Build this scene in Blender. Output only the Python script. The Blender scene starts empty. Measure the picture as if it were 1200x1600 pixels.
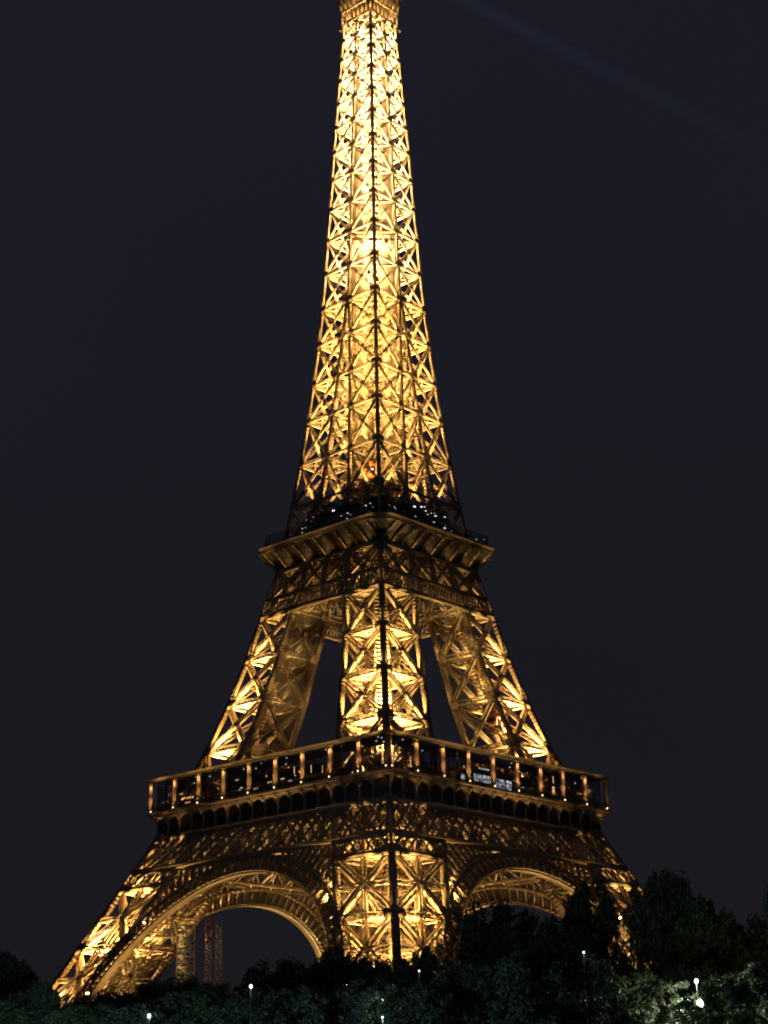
import bpy, math, random
import numpy as np
from mathutils import Matrix, Vector

random.seed(7)
rng = np.random.default_rng(7)
SC = bpy.context.scene
COL = SC.collection
PI = math.pi

# ------------------------------------------------------------------ camera
CAM_POS = (-0.132, -364.265, -4.703)
YAW, PITCH, ROLL, FPX = 0.0053158, 0.3450964, -0.0149409, 2640.137
TH = 0.036184                                   # turn of the tower off the exact diagonal


def cam_axes():
    cy, sy, cp, sp = math.cos(YAW), math.sin(YAW), math.cos(PITCH), math.sin(PITCH)
    f = Vector((sy * cp, cy * cp, sp))
    r = Vector((cy, -sy, 0))
    u = r.cross(f)
    cr, sr = math.cos(ROLL), math.sin(ROLL)
    return cr * r + sr * u, -sr * r + cr * u, f


R_, U_, F_ = cam_axes()
cd = bpy.data.cameras.new("camera")
cam = bpy.data.objects.new("camera", cd)
COL.objects.link(cam)
m = Matrix((R_, U_, -F_)).transposed().to_4x4()
m.translation = Vector(CAM_POS)
cam.matrix_world = m
cd.sensor_fit = 'HORIZONTAL'
cd.sensor_width = 36.0
cd.lens = 36.0 * FPX / 1200.0
cd.clip_start = 0.5
cd.clip_end = 20000.0
SC.camera = cam

# ------------------------------------------------------------------ night sky, exposure
wd = bpy.data.worlds.new("World")
SC.world = wd
wd.use_nodes = True
nt = wd.node_tree
nt.nodes.clear()
wo = nt.nodes.new('ShaderNodeOutputWorld')
bg = nt.nodes.new('ShaderNodeBackground')
tc = nt.nodes.new('ShaderNodeTexCoord')
sep = nt.nodes.new('ShaderNodeSeparateXYZ')
rp = nt.nodes.new('ShaderNodeValToRGB')
el = rp.color_ramp.elements
el[0].position, el[0].color = 0.0, (0.0115, 0.0104, 0.0125, 1)     # city glow low down
el[1].position, el[1].color = 0.65, (0.0105, 0.0109, 0.0182, 1)
e_ = el.new(0.25)
e_.color = (0.0100, 0.0098, 0.0142, 1)
nz = nt.nodes.new('ShaderNodeTexNoise')
nz.inputs['Scale'].default_value = 2.2
nz.inputs['Detail'].default_value = 3
mr = nt.nodes.new('ShaderNodeMapRange')
mr.inputs[3].default_value = 0.82
mr.inputs[4].default_value = 1.18
nt.links.new(tc.outputs['Generated'], sep.inputs[0])
nt.links.new(sep.outputs['Z'], rp.inputs[0])
nt.links.new(rp.outputs[0], bg.inputs['Color'])
nt.links.new(tc.outputs['Generated'], nz.inputs['Vector'])
nt.links.new(nz.outputs['Fac'], mr.inputs[0])
nt.links.new(mr.outputs[0], bg.inputs['Strength'])
nt.links.new(bg.outputs[0], wo.inputs['Surface'])
SC.view_settings.view_transform = 'Standard'
SC.view_settings.look = 'None'
SC.view_settings.exposure = 0.0
SC.view_settings.gamma = 1.0
SC.render.engine = 'CYCLES'
SC.cycles.max_bounces = 5
SC.cycles.diffuse_bounces = 2
SC.cycles.transparent_max_bounces = 12
SC.cycles.filter_width = 1.9
SC.cycles.sample_clamp_indirect = 20.0
SC.cycles.use_light_tree = True
SC.cycles.use_adaptive_sampling = False
SC.cycles.use_denoising = True
SC.cycles.denoising_prefilter = 'ACCURATE'
SC.cycles.sample_clamp_direct = 0.0

LAMP_GOLD = (1.0, 0.62, 0.20)
LAMP_PALE = (1.0, 0.72, 0.34)
LAMP_AMBER = (1.0, 0.56, 0.17)


# ------------------------------------------------------------------ materials
def mat(name, col, rough=0.55, metal=0.0, var=0.0, scale=0.6, emit=None, estr=0.0, spec=0.5):
    mt = bpy.data.materials.new(name)
    mt.use_nodes = True
    t = mt.node_tree
    b = t.nodes['Principled BSDF']
    b.inputs['Base Color'].default_value = (*col, 1)
    b.inputs['Roughness'].default_value = rough
    b.inputs['Metallic'].default_value = metal
    b.inputs['Specular IOR Level'].default_value = spec
    if var:
        c = t.nodes.new('ShaderNodeTexCoord')
        n = t.nodes.new('ShaderNodeTexNoise')
        n.inputs['Scale'].default_value = scale
        n.inputs['Detail'].default_value = 5
        r = t.nodes.new('ShaderNodeValToRGB')
        r.color_ramp.elements[0].position = 0.3
        r.color_ramp.elements[1].position = 0.7
        r.color_ramp.elements[0].color = (*[x * (1 - var) for x in col], 1)
        r.color_ramp.elements[1].color = (*[min(1, x * (1 + var)) for x in col], 1)
        t.links.new(c.outputs['Object'], n.inputs['Vector'])
        t.links.new(n.outputs['Fac'], r.inputs[0])
        t.links.new(r.outputs[0], b.inputs['Base Color'])
    if emit:
        b.inputs['Emission Color'].default_value = (*emit, 1)
        b.inputs['Emission Strength'].default_value = estr
    return mt


IRON = mat('brown_painted_iron', (0.30, 0.225, 0.145), 0.45, 0.0, 0.22, 0.35)
DECK = mat('platform_deck', (0.16, 0.13, 0.10), 0.7, 0, 0.25, 0.5)
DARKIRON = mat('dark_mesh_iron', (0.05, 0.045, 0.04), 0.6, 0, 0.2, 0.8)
STONE = mat('pier_masonry', (0.38, 0.34, 0.28), 0.85, 0, 0.2, 0.5)
STEEL = mat('galvanised_steel', (0.45, 0.45, 0.44), 0.4, 0.6, 0.15, 1.5)
REDPAINT = mat('red_paint', (0.12, 0.04, 0.028), 0.5, 0, 0.15, 1)
ORANGE = mat('orange_paint', (0.45, 0.10, 0.015), 0.5, 0, 0.1, 1)
HOUSING = mat('lamp_housing', (0.06, 0.055, 0.05), 0.5)
LENS = mat('lamp_lens', (0.8, 0.7, 0.5), 0.3, emit=(1.0, 0.72, 0.32), estr=8.0)
BULB_W = mat('white_bulb', (0.9, 0.9, 0.9), 0.3, emit=(0.9, 0.96, 1.0), estr=2.6)
BULB_WARM = mat('warm_bulb', (0.9, 0.8, 0.6), 0.3, emit=(1.0, 0.70, 0.36), estr=3.0)


def globe_mat(name, col, k):
    """clear glowing globe: the lamp inside shines out through it"""
    mt = bpy.data.materials.new(name)
    mt.use_nodes = True
    t = mt.node_tree
    t.nodes.clear()
    o = t.nodes.new('ShaderNodeOutputMaterial')
    a = t.nodes.new('ShaderNodeAddShader')
    e = t.nodes.new('ShaderNodeEmission')
    e.inputs[0].default_value = (*col, 1)
    e.inputs[1].default_value = k
    t.links.new(e.outputs[0], a.inputs[0])
    t.links.new(t.nodes.new('ShaderNodeBsdfTransparent').outputs[0], a.inputs[1])
    t.links.new(a.outputs[0], o.inputs['Surface'])
    return mt


LANTERN = globe_mat('white_lantern_globe', (0.9, 0.97, 1.0), 4.0)
LANTERN_WARM = globe_mat('warm_lantern_globe', (1.0, 0.75, 0.45), 4.0)
POSTGREEN = mat('lamp_post_paint', (0.03, 0.04, 0.035), 0.5)


def glass_mat(name, tint, k):
    mt = bpy.data.materials.new(name)
    mt.use_nodes = True
    t = mt.node_tree
    t.nodes.clear()
    o = t.nodes.new('ShaderNodeOutputMaterial')
    tr = t.nodes.new('ShaderNodeBsdfTransparent')
    tr.inputs[0].default_value = (*tint, 1)
    gl = t.nodes.new('ShaderNodeBsdfGlossy')
    gl.inputs['Roughness'].default_value = 0.04
    gl.inputs['Color'].default_value = (0.8, 0.8, 0.85, 1)
    mx = t.nodes.new('ShaderNodeMixShader')
    mx.inputs[0].default_value = k
    t.links.new(tr.outputs[0], mx.inputs[1])
    t.links.new(gl.outputs[0], mx.inputs[2])
    t.links.new(mx.outputs[0], o.inputs['Surface'])
    return mt


GLASS = glass_mat('gallery_glass', (0.62, 0.60, 0.62), 0.10)


def net_mat(name, col, alpha):
    mt = bpy.data.materials.new(name)
    mt.use_nodes = True
    t = mt.node_tree
    b = t.nodes['Principled BSDF']
    b.inputs['Base Color'].default_value = (*col, 1)
    b.inputs['Roughness'].default_value = 0.9
    c = t.nodes.new('ShaderNodeTexCoord')
    n = t.nodes.new('ShaderNodeTexNoise')
    n.inputs['Scale'].default_value = 0.35
    n.inputs['Detail'].default_value = 6
    r = t.nodes.new('ShaderNodeMapRange')
    r.inputs[1].default_value = 0.3
    r.inputs[2].default_value = 0.7
    r.inputs[3].default_value = alpha - 0.18
    r.inputs[4].default_value = min(1, alpha + 0.18)
    t.links.new(c.outputs['Object'], n.inputs['Vector'])
    t.links.new(n.outputs['Fac'], r.inputs[0])
    t.links.new(r.outputs[0], b.inputs['Alpha'])
    return mt


NET = net_mat('brown_safety_net', (0.05, 0.04, 0.024), 0.82)
NET_THIN = net_mat('thin_safety_net', (0.05, 0.04, 0.026), 0.25)


def leaf_mat(name, c1, c2):
    mt = bpy.data.materials.new(name)
    mt.use_nodes = True
    t = mt.node_tree
    t.nodes.clear()
    o = t.nodes.new('ShaderNodeOutputMaterial')
    g = t.nodes.new('ShaderNodeNewGeometry')
    r = t.nodes.new('ShaderNodeValToRGB')
    r.color_ramp.elements[0].color = (*c1, 1)
    r.color_ramp.elements[1].color = (*c2, 1)
    d = t.nodes.new('ShaderNodeBsdfPrincipled')
    d.inputs['Roughness'].default_value = 0.55
    d.inputs['Specular IOR Level'].default_value = 0.3
    tl = t.nodes.new('ShaderNodeBsdfTranslucent')
    mx = t.nodes.new('ShaderNodeMixShader')
    mx.inputs[0].default_value = 0.35
    t.links.new(g.outputs['Random Per Island'], r.inputs[0])
    t.links.new(r.outputs[0], d.inputs['Base Color'])
    t.links.new(r.outputs[0], tl.inputs['Color'])
    t.links.new(d.outputs[0], mx.inputs[1])
    t.links.new(tl.outputs[0], mx.inputs[2])
    t.links.new(mx.outputs[0], o.inputs['Surface'])
    return mt


LEAF_A = leaf_mat('plane_tree_leaves', (0.028, 0.046, 0.018), (0.065, 0.092, 0.034))
LEAF_B = leaf_mat('lime_tree_leaves', (0.024, 0.038, 0.020), (0.052, 0.074, 0.038))
BARK = mat('bark', (0.09, 0.075, 0.06), 0.9, 0, 0.3, 2.0)


# ------------------------------------------------------------------ mesh helpers
class MB:
    """collects bars, boxes and faces; build() links them as ONE mesh object"""

    def __init__(s):
        s.v, s.f, s.n = [], [], 0
        s.bars = []

    def face(s, pts):
        s.v.extend([tuple(p) for p in pts])
        s.f.append(list(range(s.n, s.n + len(pts))))
        s.n += len(pts)

    def bar(s, p, q, w, h=None, up=(0, 0, 1)):
        s.bars.append((*p, *q, w, h or w, *up))

    def box(s, lo, hi):
        x0, y0, z0 = lo
        x1, y1, z1 = hi
        c = [(x0, y0, z0), (x1, y0, z0), (x1, y1, z0), (x0, y1, z0), (x0, y0, z1), (x1, y0, z1), (x1, y1, z1), (x0, y1, z1)]
        s.poly(c, [(0, 3, 2, 1), (4, 5, 6, 7), (0, 1, 5, 4), (1, 2, 6, 5), (2, 3, 7, 6), (3, 0, 4, 7)])

    def poly(s, vs, fs):
        s.v.extend([tuple(p) for p in vs])
        s.f.extend([[i + s.n for i in f] for f in fs])
        s.n += len(vs)

    def slab(s, outline, z0, z1):
        """closed prism from a plan outline (list of x,y)"""
        n = len(outline)
        vs = [(x, y, z0) for x, y in outline] + [(x, y, z1) for x, y in outline]
        fs = [list(range(n))[::-1], list(range(n, 2 * n))] + [(i, (i + 1) % n, (i + 1) % n + n, i + n) for i in range(n)]
        s.poly(vs, fs)

    def ring(s, outer, inner, z0, z1):
        n = len(outer)
        vs = [(x, y, z) for z in (z0, z1) for o in (outer, inner) for x, y in o]
        fs = []
        for i in range(n):
            j = (i + 1) % n
            fs += [(i, j, n + j, n + i), (2 * n + i, 3 * n + i, 3 * n + j, 2 * n + j), (i, 2 * n + i, 2 * n + j, j), (n + i, n + j, 3 * n + j, 3 * n + i)]
        s.poly(vs, fs)

    def lathe(s, prof, c=(0, 0, 0), n=10):
        vs, fs = [], []
        for r, z in prof:
            for k in range(n):
                a = 2 * PI * k / n
                vs.append((c[0] + r * math.cos(a), c[1] + r * math.sin(a), c[2] + z))
        for i in range(len(prof) - 1):
            for k in range(n):
                fs.append((i * n + k, i * n + (k + 1) % n, (i + 1) * n + (k + 1) % n, (i + 1) * n + k))
        fs.append(list(range(n))[::-1])
        fs.append([(len(prof) - 1) * n + k for k in range(n)])
        s.poly(vs, fs)

    # --- lattice members
    def laced(s, p, q, width, n, chord=0.16, lace=0.09, pitch=None):
        """flat laced girder from p to q in the plane with normal n"""
        p, q, n = np.array(p, float), np.array(q, float), np.array(n, float)
        d = q - p
        L = np.linalg.norm(d)
        if L < 1e-3:
            return
        d /= L
        b = np.cross(d, n)
        b /= np.linalg.norm(b) + 1e-9
        o = b * (width - chord) / 2
        s.bar(p + o, q + o, chord, chord, n)
        s.bar(p - o, q - o, chord, chord, n)
        k = max(2, int(round(L / (pitch or width))))
        for i in range(k):
            a, c = p + d * L * i / k, p + d * L * (i + 1) / k
            sg = 1 if i % 2 else -1
            s.bar(a + o * sg, c - o * sg, lace, lace * 0.6, n)

    def boxlaced(s, p, q, width, depth, n, chord=0.16, lace=0.09, pitch=None):
        """box girder: two solid side webs across the depth, laced front and back"""
        p, q, n = np.array(p, float), np.array(q, float), np.array(n, float)
        n = n / np.linalg.norm(n)
        L = np.linalg.norm(q - p)
        d = (q - p) / L
        b = np.cross(d, n)
        b /= np.linalg.norm(b) + 1e-9
        k = max(2, int(round(L / (pitch or width))))
        for sg in (-1, 1):
            o = b * sg * (width - 0.05) / 2
            s.bar(p + o, q + o, 0.05, depth, n)
            for sd in (-1, 1):
                e = b * sg * (width - 0.05 - chord) / 2 + n * sd * (depth - .05) / 2
                s.bar(p + e, q + e, chord, 0.05, n)
                if sg > 0:
                    for i in range(k):
                        a, c = p + d * L * i / k, p + d * L * (i + 1) / k
                        t = 1 if i % 2 else -1
                        m_ = n * sd * (depth - .1) / 2
                        w_ = b * t * (width - chord) / 2
                        s.bar(a + w_ + m_, c - w_ + m_, lace, 0.04, n)

    def plate(s, c, u, v, n, t=0.06):
        """flat plate with centre c and half extents u, v (vectors), thickness t along n"""
        c, u, v, n = (np.array(x, float) for x in (c, u, v, n))
        n = n / np.linalg.norm(n) * t / 2
        pts = [c - u - v, c + u - v, c + u + v, c - u + v]
        s.poly([x - n for x in pts] + [x + n for x in pts],
               [(0, 3, 2, 1), (4, 5, 6, 7), (0, 1, 5, 4), (1, 2, 6, 5), (2, 3, 7, 6), (3, 0, 4, 7)])

    def build(s, name, mt, parent=None, smooth=False):
        vs = np.array(s.v, float).reshape(-1, 3)
        loops = [np.concatenate([np.array(f) for f in s.f])] if s.f else []
        tot = [np.array([len(f) for f in s.f])] if s.f else []
        if s.bars:
            B = np.array(s.bars, float)
            p, q, w, h, up = B[:, 0:3], B[:, 3:6], B[:, 6:7], B[:, 7:8], B[:, 8:11]
            d = q - p
            L = np.linalg.norm(d, axis=1, keepdims=True)
            d = d / np.maximum(L, 1e-9)
            x = np.cross(d, up)
            l = np.linalg.norm(x, axis=1, keepdims=True)
            alt = np.cross(d, np.tile([[1.0, 0.13, 0.0]], (len(B), 1)))
            x = np.where(l < 1e-3, alt, x)
            x /= np.linalg.norm(x, axis=1, keepdims=True)
            y = np.cross(x, d)
            x, y = x * w / 2, y * h / 2
            V = np.stack([p - x - y, p + x - y, p + x + y, p - x + y, q - x - y, q + x - y, q + x + y, q - x + y], 1).reshape(-1, 3)
            fs = np.array([(0, 3, 2, 1), (4, 5, 6, 7), (0, 1, 5, 4), (1, 2, 6, 5), (2, 3, 7, 6), (3, 0, 4, 7)])
            off = len(vs) + np.arange(len(B)) * 8
            FF = (fs[None] + off[:, None, None]).reshape(-1)
            vs = np.concatenate([vs, V]) if len(vs) else V
            loops.append(FF)
            tot.append(np.full(len(B) * 6, 4))
        loops = np.concatenate(loops).astype(np.int32)
        tot = np.concatenate(tot).astype(np.int32)
        me = bpy.data.meshes.new(name)
        me.vertices.add(len(vs))
        me.vertices.foreach_set('co', vs.astype(np.float32).ravel())
        me.loops.add(len(loops))
        me.loops.foreach_set('vertex_index', loops)
        me.polygons.add(len(tot))
        me.polygons.foreach_set('loop_start', np.concatenate([[0], np.cumsum(tot)[:-1]]).astype(np.int32))
        if smooth:
            me.polygons.foreach_set('use_smooth', np.ones(len(tot), bool))
        me.update(calc_edges=True)
        me.materials.append(mt)
        o = bpy.data.objects.new(name, me)
        COL.objects.link(o)
        if parent:
            o.parent = parent
        return o


def tag(o, label, cat, group=None, kind=None):
    if label:
        o['label'] = label
    if cat:
        o['category'] = cat
    if group:
        o['group'] = group
    if kind:
        o['kind'] = kind
    return o


def empty(name, loc=(0, 0, 0), rz=0, parent=None):
    o = bpy.data.objects.new(name, None)
    COL.objects.link(o)
    o.location = loc
    o.rotation_euler = (0, 0, rz)
    if parent:
        o.parent = parent
    return o


def copy_tree(o, parent=None):
    c = o.copy()
    COL.objects.link(c)
    c.parent = parent
    for ch in list(o.children):
        copy_tree(ch, c)
    return c


# ------------------------------------------------------------------ the tower's outline
ZH = [0, 22.3, 41.3, 45, 52, 57.5, 67, 81, 91.3, 101, 105.2, 112, 116.5, 126.9, 137.6, 148.4, 157.8, 168, 177.3, 186.7,
      195.8, 204.3, 212.5, 220.3, 227.5, 234.3, 240.9, 247.2, 253, 258, 280]
HH = [59.6, 48.6, 39.2, 37.4, 34.1, 32.0, 28.2, 23.7, 20.95, 18.75, 17.6, 16.1, 15.3, 13.95, 12.57, 11.35, 10.48, 9.62, 8.95,
      8.4, 8.05, 7.58, 7.22, 6.92, 6.55, 6.22, 5.88, 5.54, 5.18, 4.9, 4.6]
ZW = [0, 52, 57.5, 67, 81, 91.3, 101, 112, 126.9, 137.6, 148.4, 157.8, 168, 177.3]
WW = [15.3, 15.2, 14.8, 14.0, 12.6, 11.6, 11.2, 10.6, 9.7, 9.35, 9.0, 8.85, 8.8, 8.95]


def H(z):
    return float(np.interp(z, ZH, HH))


def W(z):
    return float(np.interp(z, ZW, WW))


def G(z):
    return H(z) - W(z)


def rot4(k, p):
    x, y, z = p
    for _ in range(k):
        x, y = -y, x
    return (x, y, z)


def fp(k, t, z, inset=0.0):
    """point on face k: t along the face from its middle, at height z"""
    return rot4(k, (t, -(H(z) - inset), z))


def fn(k):
    return rot4(k, (0, -1, 0.0))


TOWER = empty('lattice_tower', (0, 0, 0), PI / 4 + TH)
tag(TOWER, 'tall brown iron lattice tower lit golden from inside, on four splayed legs above the trees', 'tower')

# --- floodlight fixture shared by all
fx = MB()
fx.box((-0.42, -0.30, 0.0), (0.42, 0.30, 0.42))
fx.box((-0.06, -0.45, -0.35), (0.06, 0.45, -0.02))
FIX = fx.build('floodlight', HOUSING)
ln = MB()
ln.box((-0.34, -0.22, 0.425), (0.34, 0.22, 0.45))
LN = ln.build('lens', LENS)
FIX_ME, LENS_ME = FIX.data, LN.data
bpy.data.objects.remove(FIX)
bpy.data.objects.remove(LN)
FIX_ME.materials.append(LENS)
# one mesh: housing with its lit lens
fx.box((-0.34, -0.22, 0.425), (0.34, 0.22, 0.45))
FIX = fx.build('floodlight', HOUSING)
FIX.data.materials.append(LENS)
for p_ in FIX.data.polygons[12:]:
    p_.material_index = 1
FIX_ME = FIX.data
bpy.data.objects.remove(FIX)
N_FLOOD = [0]


def flood(parent, pos, aim, power, col=LAMP_GOLD, cone=130, fixture=True, soft=0.35):
    d = Vector(aim) - Vector(pos)
    q = d.to_track_quat('Z', 'Y')
    if fixture:
        o = bpy.data.objects.new('floodlight', FIX_ME)
        COL.objects.link(o)
        o.parent = parent
        o.rotation_euler = q.to_euler()
        o.location = pos
    l = bpy.data.lights.new('floodlight_lamp', 'SPOT')
    l.energy = power
    l.color = col
    l.spot_size = math.radians(cone)
    l.spot_blend = 0.7
    l.shadow_soft_size = soft
    lo = bpy.data.objects.new('floodlight_lamp', l)
    COL.objects.link(lo)
    lo.parent = parent
    lo.location = Vector(pos) + d.normalized() * 0.9
    lo.rotation_euler = (-d).to_track_quat('Z', 'Y').to_euler()
    N_FLOOD[0] += 1


# ------------------------------------------------------------------ legs
def corner_pts(sx, sy, z, e=0.0):
    """the four arris centrelines of one leg at height z (e: half the arris size, kept inside the outline)"""
    h, g = H(z) - e, G(z) + e
    return [(sx * h, sy * h, z), (sx * h, sy * g, z), (sx * g, sy * g, z), (sx * g, sy * h, z)]


def leg_normals(sx, sy):
    return [(sx, 0, 0), (0, -sy, 0), (-sx, 0, 0), (0, sy, 0)]     # face i joins corner i and i+1


def arris_bar(mb, p, q, w, sx, sy, batten=0.9):
    mb.bar(p, q, w, w, (sx, 0, 0))
    p, q = np.array(p), np.array(q)
    L = np.linalg.norm(q - p)
    k = int(L / batten)
    d = (q - p) / L
    for i in range(k):                            # cover plates riveted round the box
        a = p + d * (i + 0.3) * batten
        mb.bar(a, a + d * batten * 0.36, w + 0.07, w + 0.07, (sx, 0, 0))


def leg_stage(sx, sy, zs, aw, bw, bd, name, pitch, chord, lace, mid=False, gus=1.3, tail=None, plain=None):
    nn = leg_normals(sx, sy)
    leg = empty(name, parent=TOWER)
    for i in range(4):
        body = MB()
        for a, b in zip(zs[:-1], zs[1:]):
            arris_bar(body, corner_pts(sx, sy, a, aw / 2)[i], corner_pts(sx, sy, b, aw / 2)[i], aw, sx, sy)
        body.build('corner_girder', IRON, leg)
    for i in range(4):
        mb = MB()
        n = nn[i]
        j = (i + 1) % 4
        for k, (a, b) in enumerate(zip(zs[:-1], zs[1:])):
            A, B = corner_pts(sx, sy, a, bd / 2 + 0.05), corner_pts(sx, sy, b, bd / 2 + 0.05)
            p0, p1, q0, q1 = (np.array(x) for x in (A[i], A[j], B[i], B[j]))
            c = (p0 + p1 + q0 + q1) / 4
            mb.boxlaced(p0, q1, bw, bd, n, chord, lace, pitch)
            mb.boxlaced(p1, q0, bw, bd * 0.86, n, chord, lace, pitch)
            mb.boxlaced(q0, q1, bw * 1.1, bd * 1.1, n, chord * 1.1, lace, pitch)
            up = (q0 + q1 - p0 - p1)
            up /= np.linalg.norm(up)
            al = (p1 - p0) / np.linalg.norm(p1 - p0)
            off = np.array(n) * (bd / 2 + 0.10)
            mb.plate(c + off, al * gus * 0.5, up * gus * 0.5, n)
            for s_, (qq, sg) in enumerate(((q0, 1), (q1, -1))):
                mb.plate(qq + off + al * sg * gus * 0.75, al * gus * 0.75, up * gus * 0.8, n)
            if mid:
                mb.boxlaced((p0 + q0) / 2, (p1 + q1) / 2, bw * 0.8, bd * 0.6, n, chord, lace, pitch)
                mb.boxlaced((p0 + p1) / 2, (q0 + q1) / 2, bw * 0.95, bd * 0.7, n, chord, lace, pitch * 0.8)
        mb.build('cross_bracing', IRON, leg)
    # horizontal diaphragms inside the leg at each node
    for z in zs[1:]:
        dm = MB()
        P = [np.array(x) for x in corner_pts(sx, sy, z, 0.8)]
        c = sum(P) / 4
        for i in range(4):
            dm.bar(P[i], c, bw * 0.3, bw * 0.45)
            mpt = (P[i] + P[(i + 1) % 4]) / 2
            dm.bar(mpt, (P[(i + 1) % 4] + P[(i + 2) % 4]) / 2, bw * 0.22, bw * 0.4)
            dm.bar(P[i], (P[(i + 1) % 4] + P[(i + 2) % 4]) / 2 - np.array((0, 0, bw * .3)), bw * 0.14, bw * 0.18)
            dm.bar(P[i], (P[(i + 2) % 4] + P[(i + 3) % 4]) / 2 - np.array((0, 0, bw * .5)), bw * 0.14, bw * 0.18)
        dm.build('floor_bracing', IRON, leg)
    return leg


S1 = [0.5, 5.0, 17.0, 29.3, 41.3, 52.0, 57.2]
S2 = [57.2, 70.7, 81.0, 91.3, 101.0, 112.0, 116.2]
S3 = [116.4, 126.9, 137.6, 148.4, 157.8, 168.0, 177.3]
CORNERS = [(-1, -1), (1, -1), (1, 1), (-1, 1)]        # front, right, back, left
LEGS1, LEGS2, LEGS3 = [], [], []
for (sx, sy) in CORNERS:
    lg = leg_stage(sx, sy, S1, 1.05, 1.15, 0.9, 'lower_leg', 1.1, 0.15, 0.09, mid=True, gus=1.4)
    LEGS1.append(lg)
    # inclined lift track and pipes through the leg
    tk = MB()
    for z0, z1 in zip(S1[:-1], S1[1:]):
        for o in (-1.6, -0.5, 0.5, 1.6):
            a = np.array([sx * (H(z0) - W(z0) / 2 - 1.0), sy * (H(z0) - W(z0) / 2 - 1.0), z0])
            b = np.array([sx * (H(z1) - W(z1) / 2 - 1.0), sy * (H(z1) - W(z1) / 2 - 1.0), z1])
            e = np.array([sx, -sy, 0]) * o / 1.414
            tk.bar(a + e, b + e, 0.35, 0.5)
        k = 10
        for i in range(k):
            c = a + (b - a) * i / k
            e = np.array([sx, -sy, 0]) * 1.7 / 1.414
            tk.bar(c - e, c + e, 0.22, 0.22)
    if (sx, sy) != (-1, -1):
        tk.build('lift_track', IRON, lg)
    for p in corner_pts(sx, sy, 0.0, 0.5):
        ms = MB()
        ms.slab([(p[0] + dx * 3.2, p[1] + dy * 3.2) for dx, dy in ((-1, -1), (1, -1), (1, 1), (-1, 1))], 0.02, 1.6)
        ms.slab([(p[0] + dx * 2.2, p[1] + dy * 2.2) for dx, dy in ((-1, -1), (1, -1), (1, 1), (-1, 1))], 1.6, 3.4)
        ms.build('masonry_pier', STONE, lg)
    lg2 = leg_stage(sx, sy, S2, 0.95, 1.0, 0.8, 'middle_leg', 1.0, 0.13, 0.08, gus=1.2)
    LEGS2.append(lg2)
    tk = MB()
    for z0, z1 in zip(S2[:-2], S2[1:-1]):
        a = np.array([sx * (H(z0) - W(z0) / 2), sy * (H(z0) - W(z0) / 2), z0])
        b = np.array([sx * (H(z1) - W(z1) / 2), sy * (H(z1) - W(z1) / 2), z1])
        for o in (-1.5, 1.5):
            e = np.array([sx, -sy, 0]) * o / 1.414
            tk.bar(a + e, b + e, 0.35, 0.6)
        for i in range(11):
            c = a + (b - a) * i / 11
            e = np.array([sx, -sy, 0]) * 1.6 / 1.414
            tk.bar(c - e, c + e, 0.25, 0.2)
            tk.bar(c - e, c + (b - a) / 11 + e, 0.12, 0.12)
    tk.build('lift_track', IRON, lg2)
    lg3 = leg_stage(sx, sy, S3, 0.62, 0.62, 0.42, 'upper_leg', 0.8, 0.11, 0.065, gus=0.95)
    LEGS3.append(lg3)

# --- the single shaft above the join
S4 = [177.3, 186.7, 195.8, 204.3, 212.5, 220.3, 227.5, 234.3, 240.9, 247.2, 253.0, 258.0]
sh = MB()
for a, b in zip(S4[:-1], S4[1:]):
    for k in range(4):
        e = 0.28
        arris_bar(sh, rot4(k, (-(H(a) - e), -(H(a) - e), a)), rot4(k, (-(H(b) - e), -(H(b) - e), b)), 0.56, 1, 1, 0.7)
        arris_bar(sh, fp(k, 0, a, 0.24), fp(k, 0, b, 0.24), 0.46, 1, 1, 0.7)
SHAFT = sh.build('upper_shaft', IRON, TOWER)
for a, b in zip(S4[:-1], S4[1:]):
    mb = MB()
    for k in range(4):
        n = fn(k)
        h0, h1 = H(a), H(b)
        for sg in (-1, 1):
            for (ta, tb) in ((0.0, 1.0), (1.0, 0.0)):
                ins = 0.25 if ta else 0.42
                mb.boxlaced(fp(k, sg * ta * (h0 - .3), a, ins), fp(k, sg * tb * (h1 - .3), b, ins), 0.55, 0.34, n, 0.10, 0.06, 0.75)
            c = fp(k, sg * (h0 + h1) / 4, (a + b) / 2, 0.08)
            al = np.array(rot4(k, (1, 0, 0.0)))
            mb.plate(c, al * 0.38, np.array([0, 0, 0.38]), n)
            mb.plate(fp(k, sg * (h1 - 0.75), b, 0.02), al * 0.75, np.array([0, 0, 0.68]), n)
            mb.plate(fp(k, sg * 0.42, b, 0.02), al * 0.42, np.array([0, 0, 0.68]), n)
        mb.boxlaced(fp(k, -h1 + .3, b, 0.35), fp(k, h1 - .3, b, 0.35), 0.5, 0.4, n, 0.13, 0.08, 0.5)
    # horizontal bracing of the level: square, diagonals and fans
    P = [np.array(rot4(k, (-(h1 - .5), -(h1 - .5), b))) for k in range(4)]
    M = [np.array(fp(k, 0, b, 0.5)) for k in range(4)]
    for k in range(4):
        mb.bar(P[k], M[k] * .5 + M[(k + 3) % 4] * .5, 0.16, 0.25)
        mb.bar(M[k], M[(k + 1) % 4], 0.3, 0.6)
        mb.bar(M[k] * 0.999, M[k] * 0.42, 0.2, 0.3)
        for u in (.3, .7):
            mb.bar(P[k], M[k] * u + M[(k + 3) % 4] * (1 - u) - np.array((0, 0, .2)), 0.12, 0.14)
    mb.build('lattice_panel', IRON, SHAFT)

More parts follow.
